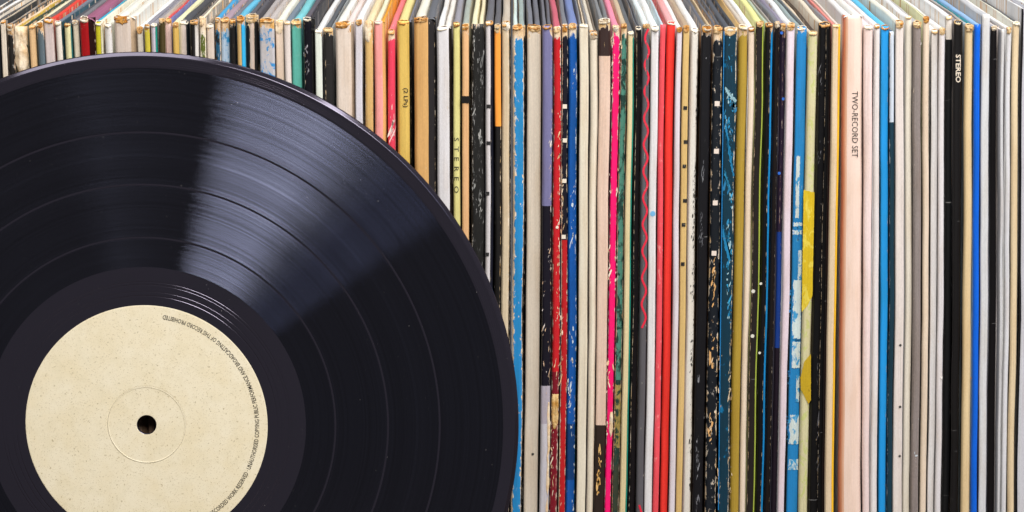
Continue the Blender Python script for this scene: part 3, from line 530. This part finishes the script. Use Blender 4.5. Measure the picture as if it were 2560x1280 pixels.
# ---------------------------------------------------------------- print and marks on the spines
def poly(I, name, pts, mat, lift=.00015):
    y = -lift
    V = [(x, y, z) for x, z in pts]; return mesh(name, V, [tuple(range(len(V)))], mat, I['root'], smooth=False)
PX = .963*.985/FPX                                  # metres per photograph pixel on the spine plane
def square(txt, lst, hw, hh, h, name='printed_square'):
    I = find(txt); rn = random.Random(len(txt))
    for px, py in lst:
        x, z = local(I, px, py); a, b = hw*PX, hh*PX
        poly(I, name, [(x-a, z-b*rn.uniform(.9, 1)), (x+a*rn.uniform(.9, 1), z-b), (x+a, z+b), (x-a*rn.uniform(.9, 1), z+b)], ink(h))
def dot(txt, lst, r, h):
    I = find(txt)
    for px, py in lst:
        x, z = local(I, px, py); poly(I, 'printed_dot', [(x+r*PX*math.cos(q*math.pi/9), z+r*PX*math.sin(q*math.pi/9)) for q in range(18)], ink(h))
square('small black index marks', [(1221, 266), (1221, 358), (1219, 484), (1218, 636)], 5, 5, '141010')
square('small black square marks', [(1713, 270), (1714, 355), (1711, 416), (1712, 502), (1709, 562), (1707, 660)], 5, 5, '120E0C')
square('cream squares and flaking tan', [(1793, 259), (1791, 378), (1788, 507), (1785, 633)], 6.5, 6.5, 'E2D2C4')
square('turning red below', [(1412, 266), (1412, 351), (1411, 452), (1409, 592)], 5.5, 5.5, 'E8DCC8')
dot('one pale blue dot', [(1632, 534)], 7, '6FAFD8')
dot('one black dot near', [(1332, 1135)], 3.6, '141210')
dot('three black dots', [(2251, 863), (2250, 1017), (2249, 1140)], 3.4, '141210')
dot('thin lime line', [(1883, 728), (1881, 840)], 5, 'D8D4C4')
dot('bright blue stripe along', [(1902, 709), (1899, 882)], 3.6, 'D8D4C4')
dot('flaking red spine', [(1393, 568)], 4, 'EADCC8')
dot('blue glow spots', [(1954, 82), (1958, 247), (1948, 433)], 4, '1E64C8')
# wavy red line
I = find('wavy red line running'); ya, yb = 72, 820
def ribbon(I, pts, hw, mat, name):
    V, Fc = [], []
    for i, (x, z) in enumerate(pts):
        a = pts[max(0, i-1)]; b = pts[min(len(pts)-1, i+1)]; dx, dz = b[0]-a[0], b[1]-a[1]; L = math.hypot(dx, dz) or 1
        nx, nz = -dz/L*hw, dx/L*hw
        V += [(x-nx, -.00016, z-nz), (x+nx, -.00016, z+nz)]
    for i in range(len(pts)-1): Fc.append((2*i, 2*i+1, 2*i+3, 2*i+2))
    return mesh(name, V, Fc, mat, I['root'], smooth=False)
pts = []
for i in range(241):
    y = ya+(yb-ya)*i/240; xc = 1618-(y-80)*.0125+5.2*math.cos((y-195)/66.5*2*math.pi)
    pts.append(local(I, xc, y))
ribbon(I, pts, 2.7*PX, ink('DE1838'), 'wavy_line')
ribbon(I, [local(I, 1598+i*.9, 1262+i*3) for i in range(8)], 2.7*PX, ink('DE1838'), 'wavy_line')
# blue and white blocks, banana shapes, dark gap
def patch(txt, corners, h, name='painted_patch', jag=1.2, seed=1, **kw):
    I = find(txt); V = []; n = len(corners)
    for i in range(n):
        a, b = corners[i], corners[(i+1) % n]; L = max(2, int(math.hypot(b[0]-a[0], b[1]-a[1])/1.3))
        for j in range(L):
            f = j/L; x, y = a[0]+(b[0]-a[0])*f, a[1]+(b[1]-a[1])*f
            V.append(local(I, x+jag*(noise.noise(Vector((x*.3, y*.22, seed)))+.9*noise.noise(Vector((x*.8, y*.9, seed+9)))), y+jag*(2*noise.noise(Vector((x*.3, y*.3, seed+5)))+1.2*noise.noise(Vector((x*1.1, y*.8, seed+2))))))
    VV = [(x, -.00013-.00003*seed*.1, z) for x, z in V]
    return mesh(name, VV, [tuple(range(len(VV)))], card(h, seed*3.3, tp=0, **kw), I['root'], uv=[(v[0]*1000, v[2]*1000) for v in VV], uv2=[((v[0]-min(q[0] for q in VV))/(1e-6+max(q[0] for q in VV)-min(q[0] for q in VV)), .5) for v in VV], smooth=False)
BW = 'white blocks painted'
def bx(y): return 1990-(y-90)*.0218, 2016-(y-90)*.0193
def strip(y0, y1, f0, f1):
    a0, b0 = bx(y0); a1, b1 = bx(y1)
    return [(a0+(b0-a0)*f0, y0), (a0+(b0-a0)*f1, y0), (a1+(b1-a1)*f1, y1), (a1+(b1-a1)*f0, y1)]
WH = dict(alt='3A96C8', A=.36, c=.12, k='2A86BE', l=.5, e=.2, s=.05)
for k, (y0, y1, f0, f1) in enumerate([(390, 545, .28, .62), (556, 565, .1, .95), (575, 586, .1, .9), (625, 700, .62, .97), (700, 846, .22, .97), (854, 920, .25, .97),
                                     (938, 1005, .68, .97), (1037, 1110, .15, .98), (1148, 1174, .12, .98)]):
    patch(BW, strip(y0, y1, f0, f1), 'C9D6D2', seed=k+1, **WH)
patch(BW, strip(848, 852, .5, .98), '12547E', seed=12, jag=.3)
BN = 'yellow banana'
patch(BN, [(2009, 474), (2036, 481), (2031, 740), (2018, 765), (2004, 780)], 'CFB01C', seed=21, alt='DCC648', A=.32, jag=.8, k='6A4A10', c=.1)
patch(BN, [(2027, 884), (2027, 1000), (2021, 1010), (2002, 972), (2001, 945), (2010, 905)], 'BC9C1E', seed=22, alt='8A7018', A=.26, jag=.9, k='4A3408', c=.15)
patch('bare tan card', [(1154, 240), (1175, 240), (1175, 258), (1154, 258)], '0E0906', 'broken_gap', seed=25, jag=.3)
patch('dark petrol blue', [(1809, 78), (1811, 78), (1797, 1275), (1795, 1275)], '1F7FC0', 'blue_line', seed=26, jag=.1)
for k, c in enumerate([[(1812, 215), (1818, 222), (1841, 250), (1838, 256), (1822, 240), (1812, 226)], [(1815, 300), (1822, 350), (1836, 440), (1832, 440), (1818, 370), (1812, 320)],
                       [(1808, 560), (1818, 600), (1828, 650), (1822, 655), (1812, 620), (1806, 580)], [(1812, 420), (1826, 470), (1824, 478), (1810, 440)]]):
    patch('dark petrol blue', c, ['8FB4BC', '1C7AA8', '1C7AA8', '2A88B4'][k], 'light_streak', seed=27+k, jag=2.2)
def flecks(txt, boxes, cols, name, seed, hw=1.0, hl=5):
    I = find(txt); rn = random.Random(seed); V, Fc, MI = [], [], []
    for (xa, xb, ya, yb, n) in boxes:
        for q in range(n):
            for _ in range(12):
                f = rn.random()
                if noise.noise(Vector((f*(yb-ya)/70, seed*3.3, .5))) > .08: break
            x = xa+(xb-xa)*f+rn.gauss(0, 2.4); y = ya+(yb-ya)*f+rn.gauss(0, 7); e_ = math.exp(rn.gauss(-.25, .6))
            w_, h_ = min(3.5, hw*rn.uniform(.5, 1.2)*e_), hl*rn.uniform(.3, 1.3)*e_; sl = rn.uniform(-.35, .15); b = len(V); m_ = 9
            for i in range(m_):
                a = 2*math.pi*i/m_; r = rn.uniform(.55, 1.1)
                lx, lz = local(I, x+w_*r*math.cos(a)-sl*h_*math.sin(a), y-h_*r*math.sin(a)); V.append((lx, -.00014, lz))
            Fc.append(tuple(range(b, b+m_))); MI.append(rn.randrange(len(cols)))
    return tag(mesh(name, V, Fc, [ink(c) for c in cols], I['root'], MI, smooth=False), kind='stuff')
flecks('dark petrol blue', [(1820, 1838, 235, 275, 45), (1814, 1832, 290, 350, 25), (1814, 1830, 430, 520, 22), (1820, 1828, 560, 650, 26), (1818, 1822, 640, 800, 34), (1820, 1834, 80, 210, 10)], ['1E86B4', '17729E', '2A9CC8', '9FC4CC'], 'light_streak', 5, 1.6, 6)
flecks('dark petrol blue', [(1826, 1822, 760, 1240, 40), (1800, 1796, 800, 1270, 30)], ['E0C8A4', 'CDA878'], 'worn_fold', 6, .8, 6)
flecks('cream squares and flaking tan', [(1786, 1783, 640, 760, 26), (1782, 1775, 800, 1180, 26)], ['DDA868', 'E6C49A'], 'bare_card', 7, 2.2, 8)
flecks('royal blue spine', [(1424, 1424, 960, 1120, 26), (1432, 1430, 150, 1250, 40)], ['E2DCCC', 'D8E4EC'], 'paint_chip', 8, 1.1, 6)
flecks('flaking red spine', [(1400, 1392, 150, 960, 60), (1383, 1379, 880, 1270, 34)], ['EEDCC0', 'E6C898'], 'paint_chip', 9, 1.0, 5)
flecks('turning red below', [(1406, 1401, 420, 1270, 70)], ['EEDCC0', 'DDB888'], 'paint_chip', 10, 1.0, 6)
flecks('hot pink spine', [(1532, 1515, 90, 1180, 80), (1550, 1532, 90, 1180, 60)], ['F2E0CC', 'E8C8A0'], 'paint_chip', 11, 1.2, 5)
flecks('pinkish satin between', [(1503, 1494, 1075, 1240, 30)], ['E6B870', 'D9A458'], 'bare_card', 12, 1.6, 6)
flecks('lavender on top', [(1378, 1370, 300, 980, 44), (1360, 1356, 700, 960, 14)], ['E4D8D0', 'DDB896'], 'paint_chip', 13, .8, 5)
flecks('chalky grey marks', [(1203, 1199, 150, 560, 60), (1186, 1184, 90, 500, 24)], ['8A8A86', 'A8A6A0', '6A6A68'], 'scuff_mark', 14, 1.1, 6)
flecks('white blocks painted', [(1972, 1970, 730, 980, 50), (1970, 1968, 1040, 1110, 16), (1996, 1992, 560, 700, 14)], ['1E7EBA', '1A6CA4', '4AA4D0'], 'brush_mark', 15, 1.3, 4)
flecks('scratched glossy black', [(764, 770, 120, 180, 26)], ['A8A4A8', '8A868C'], 'scuff_mark', 16, .7, 6)
flecks('raspberry red', [(976, 982, 110, 340, 26)], ['F2D8CC', 'F4C8C4'], 'paint_chip', 17, .9, 7)
flecks('wide glossy black double', [(2050, 2044, 90, 1200, 46)], ['6A686A', '4A484A'], 'scuff_mark', 18, .6, 6)
flecks('rough black spine', [(1768, 1752, 90, 620, 60), (1746, 1742, 800, 1270, 50)], ['77777C', '9A9A9E', '55555A'], 'scuff_mark', 19, .6, 6)
flecks('black speckled right edge', [(1744, 1728, 80, 900, 110), (1729, 1725, 900, 1200, 22)], ['141210'], 'printed_speckle', 20, 1.1, 4)
flecks('right one of a white pair', [(2355, 2353, 940, 946, 3)], ['E0C0A8', 'F4EEE8'], 'torn_speck', 21, 1.6, 3)
flecks('plain tan spine left', [(2425, 2427, 938, 944, 3)], ['C07A30', 'E2B878'], 'torn_speck', 22, 1.6, 3)
flecks('taupe grey linen', [(2302, 2300, 104, 118, 6), (2292, 2288, 1030, 1180, 10)], ['C8D0D4', 'DAD2CC', 'B89A88'], 'sticker_residue', 23, 1.2, 3)
# torn patches
I = find('flaking red spine'); torn(I, .05, .97, 985, 1072, .0010, 11, raw_card('torn_kraft', 'C08A3C', 'E0BE84', 200))
I = find('lavender on top'); torn(I, .72, 1.0, 1005, 1280, .0003, 12)
I = find('hot pink spine'); torn(I, .45, 1.0, 1030, 1095, .0006, 13)
# lettering
def glyphs(body, size, xs=1.0, spacing=1.0, bold=0.0):
    c = bpy.data.curves.new('type', 'FONT'); c.body = body; c.size = size; c.space_character = spacing; c.offset = bold
    c.resolution_u = 2; c.fill_mode = 'FRONT'
    o = bpy.data.objects.new('type', c); C.objects.link(o)
    dg = bpy.context.evaluated_depsgraph_get(); me = bpy.data.meshes.new_from_object(o.evaluated_get(dg))
    V = [(v.co.x*xs, v.co.y) for v in me.vertices]; Fc = [tuple(p.vertices) for p in me.polygons]
    bpy.data.objects.remove(o); bpy.data.curves.remove(c); bpy.data.meshes.remove(me)
    return V, Fc
def spine_text(txt, body, x0, x1, y0, y1, h, spacing=1.0, bold=0.0):
    """reads downward; x0/x1 the baseline and cap sides in the photograph, y0/y1 the ends"""
    I = find(txt); V, Fc = glyphs(body, 1.0, 1.0, spacing, bold)
    ax, bx_ = min(v[0] for v in V), max(v[0] for v in V); ay, by = min(v[1] for v in V), max(v[1] for v in V)
    out = []
    for vx, vy in V:
        f, g = (vx-ax)/(bx_-ax), (vy-ay)/(by-ay)
        x, z = local(I, x0+(x1-x0)*g, y0+(y1-y0)*f); out.append((x, -.00018, z))
    return mesh('lettering', out, Fc, ink(h), I['root'], smooth=False)
spine_text('printed (2 LPs)', '(2 LPs)', 1006, 1020, 220, 268, '1A140A', bold=.012)
spine_text('widely spaced STEREO', 'STEREO', 1135, 1147, 344, 482, '17150E', spacing=2.05)
spine_text('TWO-RECORD SET', 'TWO-RECORD SET', 2130, 2145, 228, 393, '2A2420')
spine_text('bold cream letters', 'STEREO', 2389, 2402, 136, 206, 'E6D6C0', bold=.02)

spine_text('wide pinkish white box', 'M', 364, 373, 1036, 1046, '120C0A', bold=.02)
# ---------------------------------------------------------------- the vinyl record
LEAN = R(5); RV = .1505
rec = empty('vinyl_record', (0, 0, 0)); rx = -.1478
rec.location = (rx, -RV*math.sin(LEAN)-.0014, RV*math.cos(LEAN)); rec.rotation_euler = (math.pi/2-LEAN, 0, 0)
tag(rec, 'black vinyl record with a speckled cream label leaning on the sleeves', 'vinyl record')
def rings(name, prof, mat, parent, seg=360, closed=False):
    P2 = []
    for i, p in enumerate(prof):
        P2.append(p)
        if i+1 == len(prof): break
        q = prof[i+1]; L = math.hypot(q[0]-p[0], q[1]-p[1])
        if L > .5:
            for f in (.12/L, 1-.12/L): P2.append((p[0]+(q[0]-p[0])*f, p[1]+(q[1]-p[1])*f))
    prof = P2
    V, Fc = [], []; n = len(prof)
    for i in range(seg):
        a = 2*math.pi*i/seg; c, s = math.cos(a), math.sin(a)
        for r, z in prof: V.append((r*c*.001, r*s*.001, z*.001))
    for i in range(seg):
        k = (i+1) % seg
        for j in range(n-1 if not closed else n):
            j2 = (j+1) % n
            Fc.append((i*n+j, i*n+j2, k*n+j2, k*n+j)[::-1])
    return mesh(name, V, Fc, mat, parent)
def vinyl(name, groove):
    m, t, p = material(name); nt = m.node_tree; nt.nodes.remove(p)
    out = nt.nodes['Material Output']
    tc = t.new('ShaderNodeTexCoord').outputs['Object']
    s = t.new('ShaderNodeSeparateXYZ'); t.l.new(tc, s.inputs[0]); x, y = s.outputs[0], s.outputs[1]
    rad = t.math('SQRT', t.math('ADD', t.math('MULTIPLY', x, x), t.math('MULTIPLY', y, y)))
    ang = t.math('ARCTAN2', y, x)
    r1 = t.noise(rad, 900, 5, .75, dims='1D'); r2 = t.noise(rad, 140, 3, .6, dims='1D'); r3 = t.noise(rad, 4200, 2, .6, dims='1D')
    dust = t.noise(tc, 1300, 2, .5); dust2 = t.noise(tc, 60, 2, .5)
    dm = t.math('MULTIPLY', t.step(dust, .75, .79), t.step(dust2, .45, .6))
    base = t.new('ShaderNodeBsdfDiffuse')
    dc = t.mix(dm, (.0055, .0053, .0068, 1) if groove else (.0115, .0100, .0140, 1), (.30, .28, .27, 1))  # smooth vinyl: room reflection put in as a lighter purple tone
    t.l.new(dc, base.inputs[0])
    g = t.new('ShaderNodeBsdfAnisotropic'); g.distribution = 'GGX'
    tg = t.new('ShaderNodeTangent', direction_type='RADIAL', axis='Z'); t.l.new(tg.outputs[0], g.inputs['Tangent'])
    if groove:
        # fine grooves scatter along the radius and mirror along the circle
        k = t.math('ADD', .55, t.math('MULTIPLY', t.math('SUBTRACT', r1, .5), 1.5))
        k = t.math('ADD', k, t.math('MULTIPLY', r2, .75))
        k = t.math('ADD', k, t.math('MULTIPLY', t.math('SUBTRACT', r3, .5), .6), clamp=False)
        gc = t.new('ShaderNodeVectorMath', operation='SCALE'); gc.inputs[0].default_value = (.060, .065, .096); t.l.new(k, gc.inputs['Scale'])
        t.l.new(gc.outputs[0], g.inputs['Color'])
        g.inputs['Roughness'].default_value = .44; g.inputs['Anisotropy'].default_value = .99; g.inputs['Rotation'].default_value = 0
        # groove wobble breaks the ends of the highlight into sparkling streaks
        wv = t.new('ShaderNodeCombineXYZ'); t.l.new(t.math('MULTIPLY', ang, 5), wv.inputs[0]); t.l.new(t.math('MULTIPLY', rad, 3000), wv.inputs[1])
        wb_ = t.noise(wv.outputs[0], 1, 4, .7)
        rv = t.new('ShaderNodeCombineXYZ'); t.l.new(t.math('MULTIPLY', ang, 60), rv.inputs[0]); t.l.new(t.math('MULTIPLY', rad, 5000), rv.inputs[1])
        wb2 = t.noise(rv.outputs[0], 1, 2, .6)
        rot = t.math('ADD', 0.0, t.math('ADD', t.math('MULTIPLY', t.math('SUBTRACT', wb_, .5), .045), t.math('MULTIPLY', t.math('SUBTRACT', wb2, .5), .003)))
        t.l.new(rot, g.inputs['Rotation'])
    else:
        g.inputs['Color'].default_value = (.072, .066, .084, 1); g.inputs['Roughness'].default_value = .12; g.inputs['Anisotropy'].default_value = 0
        bp = t.new('ShaderNodeBump'); bp.inputs['Strength'].default_value = .25; bp.inputs['Distance'].default_value = .0001
        t.l.new(t.noise(tc, 60, 3, .5), bp.inputs['Height']); t.l.new(bp.outputs[0], g.inputs['Normal'])
    ad = t.new('ShaderNodeAddShader'); t.l.new(base.outputs[0], ad.inputs[0]); t.l.new(g.outputs[0], ad.inputs[1])
    t.l.new(ad.outputs[0], out.inputs[0])
    return m
M_GRV, M_VIN = vinyl('grooved_vinyl', True), vinyl('smooth_vinyl', False)
H = .75
GAPS = [(60.0, 60.3), (76.0, 76.7), (97.3, 98.0), (118.2, 118.9), (142.2, 143.0)]
# smooth core: hole, dead wax, track gaps, lead-in, raised bead, back
prof = [(3.75, -H), (3.75, H+.05), (4.0, H+.1), (48.6, H+.1), (49.0, H), (52.6, H), (52.8, H-.2), (53.0, H), (54.4, H), (54.5, H-.1), (54.6, H), (57.1, H), (57.3, H-.16), (57.5, H), (58.3, H), (58.4, H-.12), (58.5, H), (60.0, H)]
for a, b in GAPS[1:4]: prof += [(a-.5, H-.14), (a+.02, H-.09), (a+.2, H-.055), (b-.2, H-.055), (b-.02, H-.09), (b+.5, H-.14)]
prof += [(143.6, H-.22), (144.3, H-.05), (144.7, H)]
r = 145.2
for k in range(4): prof += [(r-.22, H+k*.04), (r, H+.10+k*.04), (r+.18, H+.01+k*.04)]; r += .8
prof += [(148.3, H+.22), (148.9, H+.16), (149.0, H+.08), (150.2, -.34), (150.27, -.44), (150.5, -.70), (150.2, -H*1.1), (149.3, -H-.2), (146, -H), (60, -H)]
rings('disc', prof, M_VIN, rec, 480, True)
for a, b in ((59.7, 75.95), (76.75, 97.25), (98.05, 118.15), (118.95, 144.2)):
    rings('groove_band', [(a+(b-a)*i/8, H-.04) for i in range(9)], M_GRV, rec, 360)
# paper label
m, t, p = material('label_paper')
tc = t.new('ShaderNodeTexCoord').outputs['Object']
n1 = t.noise(tc, 75, 5, .6); n2 = t.noise(t.vmath('MULTIPLY', tc, (1, 1, 1)), 1150, 3, .55, .6); n3 = t.noise(tc, 240, 3, .6); n4 = t.noise(tc, 2600, 2, .5)
c = t.mix(t.step(n1, .30, .74), lin('E9DEC2'), lin('E4D6B4'))
c = t.mix(t.math('MULTIPLY', t.step(n3, .45, .65), .22), c, lin('D6CAA8'))
c = t.mix(t.math('MULTIPLY', t.step(n2, .635, .69), .58), c, lin('8A7440'))
c = t.mix(t.math('MULTIPLY', t.step(n4, .60, .70), .45), c, lin('A08850'))
t.l.new(c, p.inputs['Base Color']); p.inputs['Roughness'].default_value = .6
bp = t.new('ShaderNodeBump'); bp.inputs['Strength'].default_value = .3; bp.inputs['Distance'].default_value = .0001
t.l.new(n2, bp.inputs['Height']); t.l.new(bp.outputs[0], p.inputs['Normal'])
L = H+.18
lab = rings('label', [(4.0, L-.06), (4.15, L), (15.2, L), (15.4, L+.06), (15.6, L+.2), (15.75, L-.10), (15.95, L-.03), (16.3, L), (48.7, L), (48.95, L-.08)], m, rec, 240)
# rim text, reading anticlockwise with letter tops towards the spindle hole
def arc_text(body, phi0, phi1, rb, cap, mat, z):
    V, Fc = glyphs(body, 1.0, 1.0, 1.0, .011)
    ax, bx_ = min(v[0] for v in V), max(v[0] for v in V); by = max(v[1] for v in V)
    out = []
    for vx, vy in V:
        ph = phi0+(phi1-phi0)*(vx-ax)/(bx_-ax); q = rb-cap*vy/.70
        out.append((q*math.cos(ph)*.001, q*math.sin(ph)*.001, z*.001))
    return mesh('lettering', out, Fc, mat, lab, smooth=False)
arc_text('RECORDED WORK RESERVED \u00b7 UNAUTHORISED COPYING PUBLIC PERFORMANCE AND BROADCASTING OF THIS RECORD PROHIBITED', R(-55.5), R(80.5), 45.6, 1.75, ink('1A1208', .61), L+.06)
